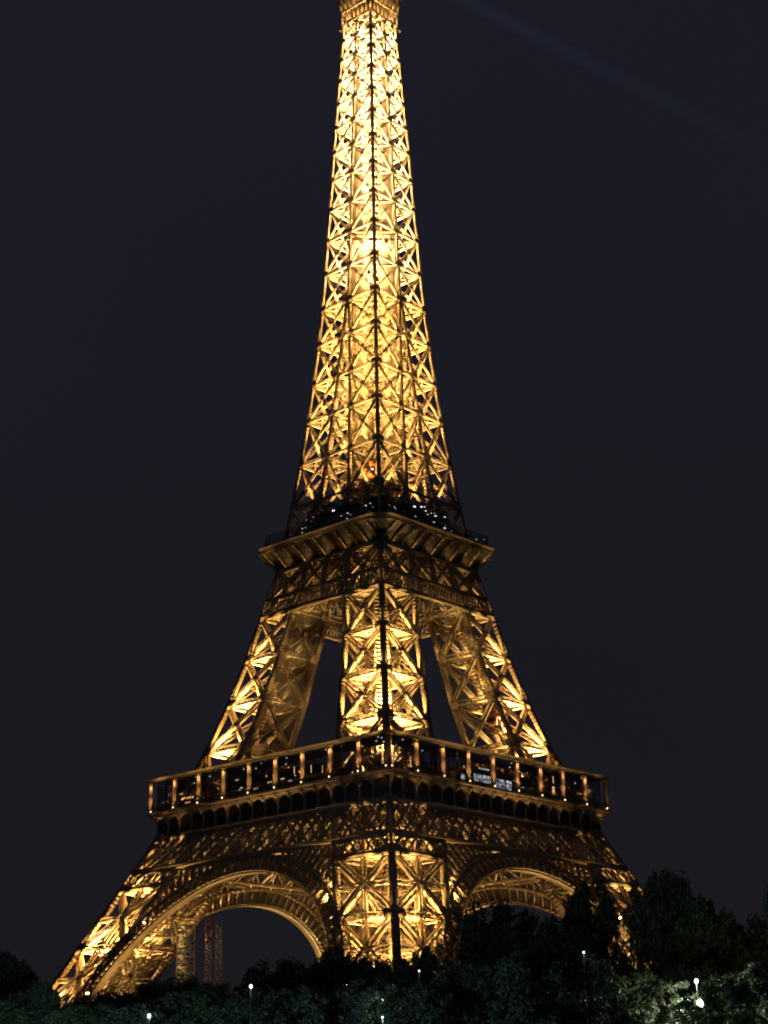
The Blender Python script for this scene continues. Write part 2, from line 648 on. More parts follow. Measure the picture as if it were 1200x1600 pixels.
# horizontal links between the four upper legs, and braced faces in the gap below the join
for z in S3[1:-1]:
    mb = MB()
    for k in range(4):
        g = G(z)
        if g > 0.8:
            mb.boxlaced(fp(k, -g, z, 0.3), fp(k, g, z, 0.3), 0.55, 0.4, fn(k), 0.13, 0.08, 0.5)
            mb.boxlaced(fp(k, -g, z, W(z)), fp(k, g, z, W(z)), 0.55, 0.4, fn(k), 0.13, 0.08, 0.5)
        sx, sy = CORNERS[k]
        for off in (0.35, W(z) - 0.35):
            h, g2 = H(z) - .35, G(z) + .35
            mb.bar((sx * h, sy * g2, z + .003 * k), (sx * g2, sy * h, z + .003 * k), 0.3, 0.6)
    mb.build('tie_girder', IRON, SHAFT)

# central core: lift guides, stair and landings
core = MB()
r_c = 2.3
for z0 in np.arange(118, 256, 4.0):
    z1 = z0 + 4.0
    for k in range(4):
        a0, a1 = rot4(k, (-r_c, -r_c, z0)), rot4(k, (-r_c, -r_c, z1))
        b0, b1 = rot4(k, (r_c, -r_c, z0)), rot4(k, (r_c, -r_c, z1))
        core.bar(a0, a1, 0.3, 0.3)
        core.bar(rot4(k, (0, -r_c, z0)), rot4(k, (0, -r_c, z1)), 0.22, 0.22)
        core.bar(a0, b1, 0.14, 0.14)
        core.bar(a0, b0, 0.2, 0.28)
        core.bar(rot4(k, (-r_c, -r_c, z0 + 2)), rot4(k, (r_c, -r_c, z0 + 2)), 0.14, 0.2)
    for i in range(14):                           # spiral stair treads
        a = (z0 * 1.3 + i * 0.45)
        zz = z0 + i * 4 / 14
        core.bar((0.3 * math.cos(a), 0.3 * math.sin(a), zz), (1.5 * math.cos(a), 1.5 * math.sin(a), zz), 0.3, 0.05)
core.build('lift_core', IRON, SHAFT)
# intermediate platform
ip = MB()
zp = 192.6
hp = H(zp) - 0.7
dia = [rot4(k, (0, -hp, 0))[:2] for k in range(4)]
ip.ring(dia, [rot4(k, (0, -3.4, 0))[:2] for k in range(4)], zp, zp + 0.35)
for k in range(4):
    a, b_ = np.array((*dia[k], 0)), np.array((*dia[(k + 1) % 4], 0))
    for z0, z1 in ((zp + .4, zp + 1.5), (zp + 1.7, zp + 3.6)):
        ip.bar(a + (0, 0, (z0 + z1) / 2), b_ + (0, 0, (z0 + z1) / 2), 0.12, z1 - z0)
    for i in range(9):
        q = a + (b_ - a) * i / 8
        ip.bar(q + (0, 0, zp), q + (0, 0, zp + 3.8), 0.2)
ip.build('intermediate_platform', IRON, SHAFT)

# --- top: flared brackets and the cabin floor above the frame
tp = MB()
zt = [258.5, 262, 266, 269.5, 272.5, 274]
ht = [4.85, 4.95, 5.55, 6.6, 8.0, 9.2]
for k in range(4):
    for i in range(8):
        u = -1 + 2 * i / 7
        for a in range(5):
            tp.bar(rot4(k, (u * ht[a], -ht[a], zt[a])), rot4(k, (u * ht[a + 1], -ht[a + 1], zt[a + 1])), 0.3, 0.5, rot4(k, (1, 0, 0)))
    tp.bar(rot4(k, (-5.0, -5.0, 258.0)), rot4(k, (5.0, -5.0, 258.0)), 0.35, 0.6)
    tp.bar(rot4(k, (-5.1, -5.1, 261.8)), rot4(k, (5.1, -5.1, 261.8)), 0.35, 0.5)
    for i in range(6):                            # panelled skin behind the brackets
        u0, u1 = -1 + i / 3, -1 + (i + 1) / 3
        for a in range(1, 5):
            tp.face([rot4(k, (u0 * (ht[a] - .3), -(ht[a] - .3), zt[a])), rot4(k, (u1 * (ht[a] - .3), -(ht[a] - .3), zt[a])),
                     rot4(k, (u1 * (ht[a + 1] - .3), -(ht[a + 1] - .3), zt[a + 1])), rot4(k, (u0 * (ht[a + 1] - .3), -(ht[a + 1] - .3), zt[a + 1]))])
TOPP = tp.build('top_platform', IRON, TOWER)
TOP_LAMPS = [(k, t) for k in (0, 3) for t in (-4.2, -1.4, 1.4, 4.2)]
tb = MB()
tb.slab([(-9.3, -9.3), (9.3, -9.3), (9.3, 9.3), (-9.3, 9.3)], 274, 274.6)
tb.slab([(-8.3, -8.3), (8.3, -8.3), (8.3, 8.3), (-8.3, 8.3)], 274.6, 279)
tb.slab([(-5, -5), (5, -5), (5, 5), (-5, 5)], 279, 286)
tb.lathe([(3.2, 286), (2.6, 290), (1.2, 294), (0.6, 300), (0.5, 322), (0.1, 324)], n=12)
tb.build('top_cabin', DECK, TOPP)


# ------------------------------------------------------------------ lattice walls (belts and trusses) on each face
def lattice_wall(mb, k, z0, z1, t0a, t0b, t1a, t1b, nx, inset, bw=0.16, chords=0.4, rows=1):
    """diamond lattice between z0 and z1; t ranges (left, right) at bottom and top"""
    n = fn(k)

    def P(u, v, ins=inset):
        z = z0 + (z1 - z0) * v
        a = t0a + (t1a - t0a) * v
        b = t0b + (t1b - t0b) * v
        return fp(k, a + (b - a) * u, z, ins)
    dx = rows / nx
    for i in range(-rows, nx + 1):
        for sg in (1, -1):
            u0, u1 = i / nx, i / nx + dx
            if sg < 0:
                u0, u1 = 1 - u0, 1 - u1
            v0, v1 = 0.0, 1.0
            # clip to 0..1
            lo, hi = min(u0, u1), max(u0, u1)
            if hi <= 0 or lo >= 1:
                continue
            def at(u):
                return (u - u0) / (u1 - u0)
            va, vb = 0.0, 1.0
            if u0 < 0: va = at(0.0)
            if u0 > 1: va = at(1.0)
            if u1 < 0: vb = at(0.0)
            if u1 > 1: vb = at(1.0)
            if vb - va < 0.02:
                continue
            ua, ub = u0 + (u1 - u0) * va, u0 + (u1 - u0) * vb
            ins = inset + (0.0 if sg > 0 else bw * 0.45)
            mb.bar(P(ua, va, ins), P(ub, vb, ins), bw, bw * 0.4, n)
    for v in (0, 1):
        mb.bar(P(0, v), P(1, v), chords, chords * 0.8, n)


NAMES = ['side_girder']
for k in range(4):
    g = MB()
    # big double lattice girder under the first floor, two layers
    lattice_wall(g, k, 45.0, 52.0, -H(45) + .5, H(45) - .5, -H(52) + .5, H(52) - .5, 24, 0.15, 0.58, 1.1, 2)
    for i in range(13):
        u = -1 + 2 * i / 12
        g.bar(fp(k, u * (H(45) - 1), 45.0, .35), fp(k, u * (H(52) - 1), 52.0, .35), 0.4, 0.3, fn(k))
        g.laced(fp(k, u * (H(45) - 1), 45.0, 2.2), fp(k, u * (H(52) - 1), 52.0, 2.2), 2.8, rot4(k, (1, 0, 0.0)), 0.3, 0.2, 2.4)
    lattice_wall(g, k, 45.2, 51.8, -H(45) + 4, H(45) - 4, -H(52) + 4, H(52) - 4, 9, 3.6, 0.5, 0.7, 1)
    # small belt over the legs only
    for sg in (-1, 1):
        a0, b0 = sg * (H(41.3) - .5), sg * (G(41.3) + .3)
        a1, b1 = sg * (H(45) - .5), sg * (G(45) + .3)
        for ins in (0.15,):
            lattice_wall(g, k, 41.3, 44.6, min(a0, b0), max(a0, b0), min(a1, b1), max(a1, b1), 7, ins, 0.42, 0.8, 1)
    g.build('side_girder', IRON, TOWER)
    g = MB()
    # second floor: belt and panelled truss
    for ins in (0.1,):
        lattice_wall(g, k, 101.0, 105.0, -H(101) + .4, H(101) - .4, -H(105) + .4, H(105) - .4, 34, ins, 0.33, 0.8, 2)
    t = [-1, -0.42, -0.0, 0.42, 1]
    for a, b in zip(t[:-1], t[1:]):
        h0, h1 = H(105.3) - .5, H(112) - .5
        for (u0, u1) in ((a, b), (b, a)):
            g.boxlaced(fp(k, u0 * h0, 105.3, 0.5), fp(k, u1 * h1, 112, 0.5), 0.75, 0.6, fn(k), 0.15, 0.09, 0.8)
        lattice_wall(g, k, 105.3, 112, a * h0, b * h0, a * h1, b * h1, 4, 1.6, 0.2, 0.4, 1)
    for u in t:
        g.bar(fp(k, u * (H(105.3) - .5), 105.3, 0.4), fp(k, u * (H(112) - .5), 112, 0.4), 1.2, 0.6, fn(k))
    g.bar(fp(k, -H(112), 112.1, 0.3), fp(k, H(112), 112.1, 0.3), 0.5, 0.6, fn(k))
    g.build('belt_truss', IRON, TOWER)

# ------------------------------------------------------------------ arches
CZ, RI, RO, DEP = 4.0, 37.0, 40.6, 2.0


def ap(k, r, ang, ins):
    return fp(k, r * math.cos(ang), CZ + r * math.sin(ang), ins)


for k in range(4):
    a0, a1 = math.radians(7), math.radians(173)
    N = 84
    rim = MB()
    for i in range(N):
        u, v = a0 + (a1 - a0) * i / N, a0 + (a1 - a0) * (i + 1) / N
        # soffit: wide curved plate with folded edges
        rim.poly([ap(k, RI, u, .1), ap(k, RI, v, .1), ap(k, RI, v, DEP), ap(k, RI, u, DEP),
                  ap(k, RI + .1, u, .1), ap(k, RI + .1, v, .1), ap(k, RI + .1, v, DEP), ap(k, RI + .1, u, DEP)],
                 [(0, 1, 2, 3), (7, 6, 5, 4), (0, 4, 5, 1), (2, 6, 7, 3)])
        for ins in (0.1, DEP):
            rim.bar(ap(k, RI + .45, u, ins), ap(k, RI + .45, v, ins), 0.16, 0.9, ap(k, 1, u, 0))
            rim.bar(ap(k, RO - .2, u, ins), ap(k, RO - .2, v, ins), 0.35, 0.6, rot4(k, (math.cos(u), 0, math.sin(u))))
    rm = rim.build('arch', IRON, TOWER)
    sp = MB()
    for i in range(52):
        u = a0 + (a1 - a0) * (i + .5) / 52
        tng = np.array(rot4(k, (-math.sin(u), 0, math.cos(u))))
        for ins in (0.25, DEP - .2):
            sp.bar(ap(k, RI + .5, u, ins), ap(k, RO - .3, u, ins), 0.5, 0.3, fn(k))
        sp.laced(ap(k, RI + .4, u, DEP / 2), ap(k, RO - .3, u, DEP / 2), DEP - .6, tng, 0.45, 0.3, 1.1)
        u2 = u + (a1 - a0) / 104                   # small round-headed frames at the extrados
        sp.bar(ap(k, RO - 1.0, u + .012, .2), ap(k, RO - .45, u2, .2), 0.2, 0.2, fn(k))
        sp.bar(ap(k, RO - 1.0, u2 + .018, .2), ap(k, RO - .45, u2, .2), 0.2, 0.2, fn(k))
    sp.build('arch_ring', IRON, rm)
    sides = {-1: MB(), 1: MB()}
    for i in range(1, 60):
        ang = math.radians(14 + 152 * i / 60)
        # radial bars in the spandrel up to the girder or the leg
        c, s_ = math.cos(ang), math.sin(ang)
        sd = sides[1 if c > 0 else -1]
        r = RO
        while r < 62:
            z = CZ + r * s_
            if z > 44.6 or abs(r * c) > G(z) - .2:
                break
            r += 0.1
        if r - RO > 1.0:
            for ins in (0.25, DEP - .3):
                sd.bar(ap(k, RO, ang, ins), ap(k, r, ang, ins), 0.42, 0.25, fn(k))
            tng = np.array(rot4(k, (-s_, 0, c)))
            sd.laced(ap(k, RO, ang, DEP / 2), ap(k, r, ang, DEP / 2), DEP - .5, tng, 0.4, 0.28, 1.4)
            da = math.radians(152 / 120)
            sd.bar(ap(k, r - .5, ang, .22), ap(k, r - .05, ang + da, .22), 0.22, 0.2, fn(k))
            sd.bar(ap(k, r - .5, ang + 2 * da, .22), ap(k, r - .05, ang + da, .22), 0.22, 0.2, fn(k))
    for sd in sides.values():
        sd.build('spandrel', IRON, rm)

# ------------------------------------------------------------------ first platform
A1 = 35.35


def spot_lamp(parent, name, pos, dv, power, cone, col=None, soft=.15):
    l = bpy.data.lights.new(name, 'SPOT')
    l.energy = power
    l.color = col or LAMP_AMBER
    l.spot_size = math.radians(cone)
    l.spot_blend = .8
    l.shadow_soft_size = soft
    lo = bpy.data.objects.new(name, l)
    COL.objects.link(lo)
    lo.parent = parent
    lo.location = pos
    lo.rotation_euler = (-Vector(dv)).to_track_quat('Z', 'Y').to_euler()
    return lo


def sq(a):
    return [(-a, -a), (a, -a), (a, a), (-a, a)]


p1 = MB()
p1.ring(sq(A1 - .6), sq(13.0), 56.6, 57.0)
p1.ring(sq(A1), sq(A1 - 0.9), 57.02, 57.35)
p1.ring(sq(A1 - .15), sq(A1 - .8), 57.36, 57.62)
P1 = p1.build('first_platform', IRON, TOWER)
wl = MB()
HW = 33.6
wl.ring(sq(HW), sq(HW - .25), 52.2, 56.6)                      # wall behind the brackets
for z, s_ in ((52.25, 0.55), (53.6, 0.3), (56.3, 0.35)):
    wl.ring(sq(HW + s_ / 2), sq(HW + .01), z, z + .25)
wl.build('frieze_wall', mat('frieze_dark', (0.05, 0.045, 0.042), .6, 0, .2, .5), P1)  # niche wall in a darker tone than the iron around it
# floor beams under the platform
fb = MB()
for k in range(4):
    for t in np.arange(-30, 31, 6.0):
        fb.boxlaced(rot4(k, (t, -32.5, 54.6)), rot4(k, (t, -13.2, 54.6)), 2.6, 0.7, rot4(k, (1, 0, 0.0)), 0.28, 0.15, 2.4)
    for y in (-28, -22.5, -17.5, -13.4):
        fb.boxlaced(rot4(k, (-abs(y), y, 54.4)), rot4(k, (abs(y), y, 54.4)), 2.8, 0.8, fn(k), 0.3, 0.15, 2.6)
fb.build('floor_girder', IRON, P1)
# consoles
cm = MB()
ov = A1 - HW - .12
prof = [(0, 52.5), (0.25, 52.5), (0.42, 53.2), (0.36, 54.0), (0.42, 54.8), (0.75, 55.5), (1.15, 56.0), (ov, 56.35), (ov, 56.95), (0, 56.95)]
vs = [(x, -p, z) for x in (-0.15, 0.15) for p, z in prof]
n_ = len(prof)
cm.poly(vs, [list(range(n_)), list(range(n_, 2 * n_))[::-1]] + [(i, i + n_, (i + 1) % n_ + n_, (i + 1) % n_) for i in range(n_)])
cm.lathe([(0.25, 0), (0.34, .15), (.2, .35), (.3, .6), (.16, .8), (.05, .9)], (0, -0.45, 52.35), 8)
CON = cm.build('console', IRON)
CON_ME = CON.data
bpy.data.objects.remove(CON)
am = MB()                                                      # round-headed hood between two consoles
sp_ = 2 * HW / 18
for i in range(10):
    u, v = PI * i / 10, PI * (i + 1) / 10
    r = sp_ / 2 - .2
    zc = 55.35
    for (y0, y1) in ((-0.95, -0.02),):
        am.poly([(r * math.cos(u), y0, zc + .6 * r * math.sin(u)), (r * math.cos(v), y0, zc + .6 * r * math.sin(v)),
                 (r * math.cos(v), y1, zc + .6 * r * math.sin(v)), (r * math.cos(u), y1, zc + .6 * r * math.sin(u)),
                 (r * math.cos(u), y0, 56.7), (r * math.cos(v), y0, 56.7)],
                [(0, 1, 2, 3), (0, 4, 5, 1)])
ARC = am.build('console_arch', IRON)
ARC_ME = ARC.data
bpy.data.objects.remove(ARC)


def place(me, name, parent, k, t, y, z=0.0):
    o = bpy.data.objects.new(name, me)
    COL.objects.link(o)
    o.parent = parent
    o.location = rot4(k, (t, y, z))
    o.rotation_euler = (0, 0, k * PI / 2)
    return o


for k in range(4):
    for i in range(18):
        t = -HW + sp_ * i + (0.25 if i == 0 else 0)
        place(CON_ME, 'console', P1, k, t, -HW)
        place(ARC_ME, 'console_arch', P1, k, -HW + sp_ * (i + .5), -HW)
        if k in (0, 3) and i % 4 == 1:
            spot_lamp(P1, 'console_fill', rot4(k, (t + sp_, -HW - 2.4, 51.8)), rot4(k, (0, .25, 2.4)), 90 + 26 * abs(i - 9), 84)  # added spot without a fixture, brightening consoles and slab edge
# gallery columns: paired shafts with a lit foot
cc = MB()
for dx in (-0.36, 0.36):
    cc.box((dx - .17, -.2, 0.95), (dx + .17, .2, 6.25))
    cc.box((dx - .2, -.25, 0.35), (dx + .2, .25, 0.95))
cc.box((-.62, -.3, 6.25), (.62, .3, 6.6))
cc.box((-.30, -.04, 0.95), (.30, .08, 6.2))
CC = cc.build('gallery_column', IRON)
CC_ME = CC.data
bpy.data.objects.remove(CC)
bl = MB()
bl.lathe([(0.04, -.14), (.13, -.07), (.15, .02), (.1, .1), (.02, .14)], n=10)
BL = bl.build('foot_lamp', BULB_WARM)
BL_ME = BL.data
bpy.data.objects.remove(BL)
AC = 34.75
ZC = 57.66
nb = 9
for k in range(4):
    for i in range(nb):
        t = -AC + 2 * AC * i / nb
        c = place(CC_ME, 'gallery_column', P1, k, t, -AC, ZC)
        for off in ((0,) if i else (0.42, -0.42)):
            o = bpy.data.objects.new('foot_lamp', BL_ME)
            COL.objects.link(o)
            o.parent = P1
            q = rot4(k, (t + off, -AC - .42, ZC + .28)) if off >= 0 else rot4(k, (t - .42, -AC - off, ZC + .28))
            o.location = q
        if k in (0, 3):
            l = bpy.data.lights.new('column_uplight', 'SPOT')
            l.energy = 800
            l.color = (1.0, .5, .17)
            l.spot_size = math.radians(64)
            l.spot_blend = 1.0
            l.shadow_soft_size = .12
            lo = bpy.data.objects.new('column_uplight', l)
            COL.objects.link(lo)
            lo.parent = P1
            lo.location = rot4(k, (t + (1.0 if (i == 0 and k == 0) else 0), -AC - .62, ZC + .3))
            dv = Vector(rot4(k, (0, 0.45, 4.2)))
            lo.rotation_euler = (-dv).to_track_quat('Z', 'Y').to_euler()
            spot_lamp(P1, 'column_fill', rot4(k, (t + (1.0 if (i == 0 and k == 0) else 0), -AC - .5, ZC + 6.45)), rot4(k, (0, .38, -4.2)), 380, 64, (1.0, .5, .17))  # added spot without a fixture, evening out the column's glow
cn = MB()
cl_ = MB()
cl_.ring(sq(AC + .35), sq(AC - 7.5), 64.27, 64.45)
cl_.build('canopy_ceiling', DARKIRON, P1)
cn.ring(sq(AC + .45), sq(AC + .05), 64.46, 64.72)
cn.ring(sq(AC + .6), sq(AC - .2), 64.73, 64.85)
cn.ring(sq(AC - .4), sq(AC - 7.3), 64.5, 64.7)
cn.build('gallery_canopy', IRON, P1)
rl = MB()
for k in range(4):
    rl.bar(rot4(k, (-A1 + .3, -A1 + .3, 58.9)), rot4(k, (A1 - .3, -A1 + .3, 58.9)), 0.12, 0.12)
    rl.bar(rot4(k, (-A1 + .3, -A1 + .3, 58.0)), rot4(k, (A1 - .3, -A1 + .3, 58.0)), 0.07, 0.07)
    for t in np.arange(-A1 + .3, A1 - .3, 0.32):
        rl.bar(rot4(k, (t, -A1 + .3, 57.6)), rot4(k, (t, -A1 + .3, 58.9)), 0.06, 0.06)
rl.build('balustrade', DARKIRON, P1)
gl = MB()
AG = AC - 0.9
for k in range(4):
    gl.face([rot4(k, (-AG, -AG, 57.62)), rot4(k, (AG, -AG, 57.62)), rot4(k, (AG, -AG, 64.25)), rot4(k, (-AG, -AG, 64.25))])
gl.build('glass_screen', GLASS, P1)
ml = MB()
for k in range(4):
    for i in range(nb * 3 + 1):
        t = -AG + 2 * AG * i / (nb * 3)
        ml.bar(rot4(k, (t, -AG + .1, 57.62)), rot4(k, (t, -AG + .1, 64.25)), 0.1, 0.16)
    ml.bar(rot4(k, (-AG, -AG + .1, 60.2)), rot4(k, (AG, -AG + .1, 60.2)), 0.1, 0.1)
ml.build('mullion', DARKIRON, P1)
# deck of the gallery
dk = MB()
dk.ring(sq(A1 - .9), sq(13.0), 57.03, 57.55)
dk.build('deck', DECK, P1)
# pavilions on the deck
for k, (t0, t1) in ((0, (-3, 20)), (3, (-20, 8)), (1, (-18, 18)), (2, (-18, 18))):
    pv = MB()
    y0, y1 = -26.5, -18
    for x in (t0, t1):
        pv.box((x - .15, y0, 57.6), (x + .15, y1, 63.0))
    pv.box((t0 - .16, y1 - .3, 57.6), (t1 + .16, y1, 63.0))
    for t in np.arange(t0, t1, 2.9):
        pv.bar((t, y0, 57.6), (t, y0 + 0.9, 63.0), 0.25, 0.3)
    pv.box((t0, y0 - .6, 63.02), (t1, y1, 63.4))
    o = pv.build('pavilion', mat('pavilion_cladding', (0.07, 0.035, 0.028), 0.35, 0, .2, .5), P1)
    o.rotation_euler = (0, 0, k * PI / 2)
# ceiling lamps of the gallery, then glow panels for the lit hall
dl = MB()
dl.lathe([(0.05, 0), (0.11, -.02), (.11, -.07), (.04, -.1)], n=8)
DL = dl.build('ceiling_lamp', BULB_W)
DL_ME = DL.data
bpy.data.objects.remove(DL)
rr = random.Random(3)
for k in (0, 3):
    for i in range(nb):
        for j in range(2 + (i in (0, 8, 1))):
            t = -AC + 2 * AC * (i + .2 + .3 * j + rr.uniform(-.1, .1)) / nb
            place(DL_ME, 'ceiling_lamp', P1, k, t, -AC + rr.choice([2.2, 3.8, 5.2, 6.6]), 64.2)
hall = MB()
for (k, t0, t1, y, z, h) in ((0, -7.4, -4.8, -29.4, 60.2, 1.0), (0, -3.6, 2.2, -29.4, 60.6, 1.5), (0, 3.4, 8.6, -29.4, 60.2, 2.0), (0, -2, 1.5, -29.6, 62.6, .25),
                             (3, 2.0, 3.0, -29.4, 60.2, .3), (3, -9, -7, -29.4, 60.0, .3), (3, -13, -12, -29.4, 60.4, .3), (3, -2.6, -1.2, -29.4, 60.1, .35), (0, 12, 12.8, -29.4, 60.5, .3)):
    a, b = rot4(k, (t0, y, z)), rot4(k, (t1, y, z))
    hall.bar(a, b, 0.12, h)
HALL = mat('hall_glow_panel', (.9, .9, .9), .4, emit=(.80, .90, 1.0), estr=0.8)  # patchy emission stands in for the light of the hall interior
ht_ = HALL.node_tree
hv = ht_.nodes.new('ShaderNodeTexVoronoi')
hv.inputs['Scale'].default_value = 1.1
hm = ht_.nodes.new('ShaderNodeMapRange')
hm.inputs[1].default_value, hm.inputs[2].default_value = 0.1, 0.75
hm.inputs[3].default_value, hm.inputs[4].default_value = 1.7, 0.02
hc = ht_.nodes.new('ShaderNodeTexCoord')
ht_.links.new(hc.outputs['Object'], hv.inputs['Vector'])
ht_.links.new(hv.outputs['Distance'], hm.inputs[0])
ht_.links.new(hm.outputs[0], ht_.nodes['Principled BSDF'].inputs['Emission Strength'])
hall.build('hall_glow', HALL, P1)
warm = MB()
for (k, t0, t1, y, z, h) in ((3, -33, -31, -30, 60.8, .4), (3, -30, -26, -30.5, 60.6, .35), (3, -28, -26.5, -31, 59.5, .3), (0, 22, 22.6, -30, 61.0, 1.6),
                             (0, -31.5, -31.2, -30, 60.6, 2.2), (3, 31.2, 31.5, -30, 60.6, 2.0), (0, -29, -27, -29.6, 61.6, .2)):
    warm.bar(rot4(k, (t0, y, z)), rot4(k, (t1, y, z)), 0.12, h)
for i in range(30):
    k = rr.choice([0, 3])
    t_ = rr.uniform(-31, 31)
    y_ = rr.uniform(-32.5, -28)
    z_ = rr.uniform(60.2, 62.8)
    if rr.random() < .5:
        warm.bar(rot4(k, (t_, y_, z_)), rot4(k, (t_ + rr.uniform(.2, 1.3), y_, z_)), 0.1, rr.uniform(.08, .25))
    else:
        warm.bar(rot4(k, (t_, y_, z_)), rot4(k, (t_ + .12, y_, z_)), 0.1, rr.uniform(.3, 1.6))
warm.build('warm_glow_strips', mat('warm_strip_glow', (.9, .7, .4), .4, emit=(1.0, .55, .22), estr=1.6), P1)  # made-up glowing strips, scattered for a warm interior glow

# ------------------------------------------------------------------ second platform
A2, C2 = 20.48, 3.4


def octo(a, c):
    return [(-a + c, -a), (a - c, -a), (a, -a + c), (a, a - c), (a - c, a), (-a + c, a), (-a, a - c), (-a, -a + c)]


p2 = MB()
p2.ring(octo(A2, C2), octo(A2 - 1.2, C2 * .9), 116.35, 116.8)
p2.ring(octo(A2 - .25, C2), octo(A2 - 1.2, C2 * .9), 115.95, 116.34)
p2.ring(octo(A2 - .5, C2), octo(5.5, 1.0), 115.5, 115.94)
P2 = p2.build('second_platform', IRON, TOWER)
# curved brackets and the coved skin behind them
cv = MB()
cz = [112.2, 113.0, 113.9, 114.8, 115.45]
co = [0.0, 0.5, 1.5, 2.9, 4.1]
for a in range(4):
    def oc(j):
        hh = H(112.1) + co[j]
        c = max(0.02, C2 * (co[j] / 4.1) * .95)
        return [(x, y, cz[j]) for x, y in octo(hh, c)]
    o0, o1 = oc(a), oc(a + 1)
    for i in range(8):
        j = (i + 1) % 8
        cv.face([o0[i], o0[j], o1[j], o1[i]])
cv.build('coving', mat('coving_shade', (0.03, 0.025, 0.018), .6, 0, .2, .5), P2)  # shade between the brackets put into the skin's dark colour
bm_ = MB()
Hb = H(112.1)
co_ = [(0.0, 112.2), (0.5, 113.0), (1.5, 113.9), (2.9, 114.8), (4.1, 115.45)]
prof = [(0.35, 112.2), (1.0, 112.85), (2.0, 113.6), (3.35, 114.45), (4.3, 115.05), (4.3, 115.94)] + [(a + .01, z) for a, z in co_[::-1]]
vs = [(x, -p, z) for x in (-.08, .08) for p, z in prof]
n_ = len(prof)
bm_.poly(vs, [list(range(n_)), list(range(n_, 2 * n_))[::-1]] + [(i, i + n_, (i + 1) % n_ + n_, (i + 1) % n_) for i in range(n_)])
for (a, b) in zip(prof[0:4], prof[1:5]):
    bm_.bar((0, -a[0], a[1] - .05), (0, -b[0], b[1] - .05), 0.3, 0.12)
BR = bm_.build('bracket', IRON)
BR_ME = BR.data
bpy.data.objects.remove(BR)
for k in range(4):
    for i in range(11):
        t = (-1 + 2 * i / 10) * (Hb - .3)
        place(BR_ME, 'bracket', P2, k, t, -Hb)
        if k in (0, 3) and i % 2 == 1:
            spot_lamp(P2, 'bracket_fill', rot4(k, (t * .96, -Hb - 1.3, 111.2)), rot4(k, (0, -.35, 2.4)), 170, 130)  # added spot without a fixture, brightening the bracket edges
# fences and the dark upper deck
fc = MB()


def fence(mb, pts, z0, z1, step=0.6, t=0.07):
    n = len(pts)
    for i in range(n):
        a, b = np.array(pts[i]), np.array(pts[(i + 1) % n])
        L = np.linalg.norm(b - a)
        m_ = max(1, int(L / step))
        for j in range(m_):
            c = a + (b - a) * j / m_
            mb.bar((*c, z0), (*c, z1), t, t)
        for z in (z0 + .1, (z0 + z1) / 2, z1):
            mb.bar((*a, z), (*b, z), t, t)


fence(fc, octo(A2 - 1.0, C2), 116.8, 119.4, 0.35, 0.09)
fence(fc, octo(15.6, 9.0), 121.2, 124.0, 0.35, 0.09)
fc.build('safety_fence', DARKIRON, P2)
ud = MB()
ud.ring(octo(15.9, 9.0), octo(5.0, 2.5), 120.6, 121.2)
ud.ring(octo(15.6, 9.0), octo(15.4, 8.9), 121.2, 122.6)
ud.ring(octo(15.9, 7.0), octo(15.7, 7.0), 116.8, 120.6)
for (x, y, w_, d_, h_) in ((-9, -9, 5, 5, 3.2), (9, -10, 4, 4, 3.0), (-10, 9, 4, 4, 3.0), (9, 9, 4, 4, 3)):
    ud.box((x - w_ / 2, y - d_ / 2, 121.21), (x + w_ / 2, y + d_ / 2, 121.2 + h_))
ud.build('upper_deck', DARKIRON, P2)
kl = random.Random(5)
for i in range(46):
    k = kl.choice([0, 3])
    if i % 3 == 0:
        t, y, z = kl.uniform(-18, 17), -A2 + kl.uniform(1.4, 3.2), kl.uniform(118.6, 119.6)
    elif i % 3 == 1:
        t, y, z = kl.uniform(-16, 11), -16.05, kl.uniform(118.2, 120.2)
    else:
        t, y, z = kl.uniform(-7, 6), -15.75, kl.uniform(121.4, 123.2)
    o = place(DL_ME, 'ceiling_lamp', P2, k, t, y, z)
    s_ = kl.choice([.45, .6, .8, 1.1, 1.4])
    o.scale = (s_ * kl.choice([1, 1, 2.5]), s_, s_)

# ------------------------------------------------------------------ safety nets (painting works) on the legs
def net(leg, sx, sy, face, zs, mt, sub=4):
    mb = MB()
    i, j = face, (face + 1) % 4
    n = np.array(leg_normals(sx, sy)[face]) * 0.95
    rows = []
    for a, b in zip(zs[:-1], zs[1:]):
        for s_ in range(sub):
            rows.append(a + (b - a) * s_ / sub)
    rows.append(zs[-1])
    for a, b in zip(rows[:-1], rows[1:]):
        A, B = corner_pts(sx, sy, a, 1.0), corner_pts(sx, sy, b, 1.0)
        mb.face([np.array(A[i]) + n, np.array(A[j]) + n, np.array(B[j]) + n, np.array(B[i]) + n])
    mb.build('safety_net', mt, leg)


net(LEGS2[3], -1, 1, 1, [58, 70.7, 81, 91.3, 101], NET)        # left leg, face towards the near leg
net(LEGS1[3], -1, 1, 1, [4, 17, 27], NET)
net(LEGS2[1], 1, -1, 2, [58, 70.7, 81, 91.3, 99], NET_THIN)    # right leg

# ------------------------------------------------------------------ floodlights
def at(px, py, Y):
    """the place in the world, at depth Y, seen at a point of the photograph"""
    d = R_ * ((px - 600) / FPX) - U_ * ((py - 800) / FPX) + F_
    t = (Y - CAM_POS[1]) / d.y
    return Vector(CAM_POS) + d * t


AT_FOOT = at(138, 1554, -14.0)


def legpt(sx, sy, z, f=0.5, g=0.5):
    """inside a leg: f, g = 0 outer .. 1 inner along x and y"""
    return (sx * (H(z) - f * W(z)), sy * (H(z) - g * W(z)), z)


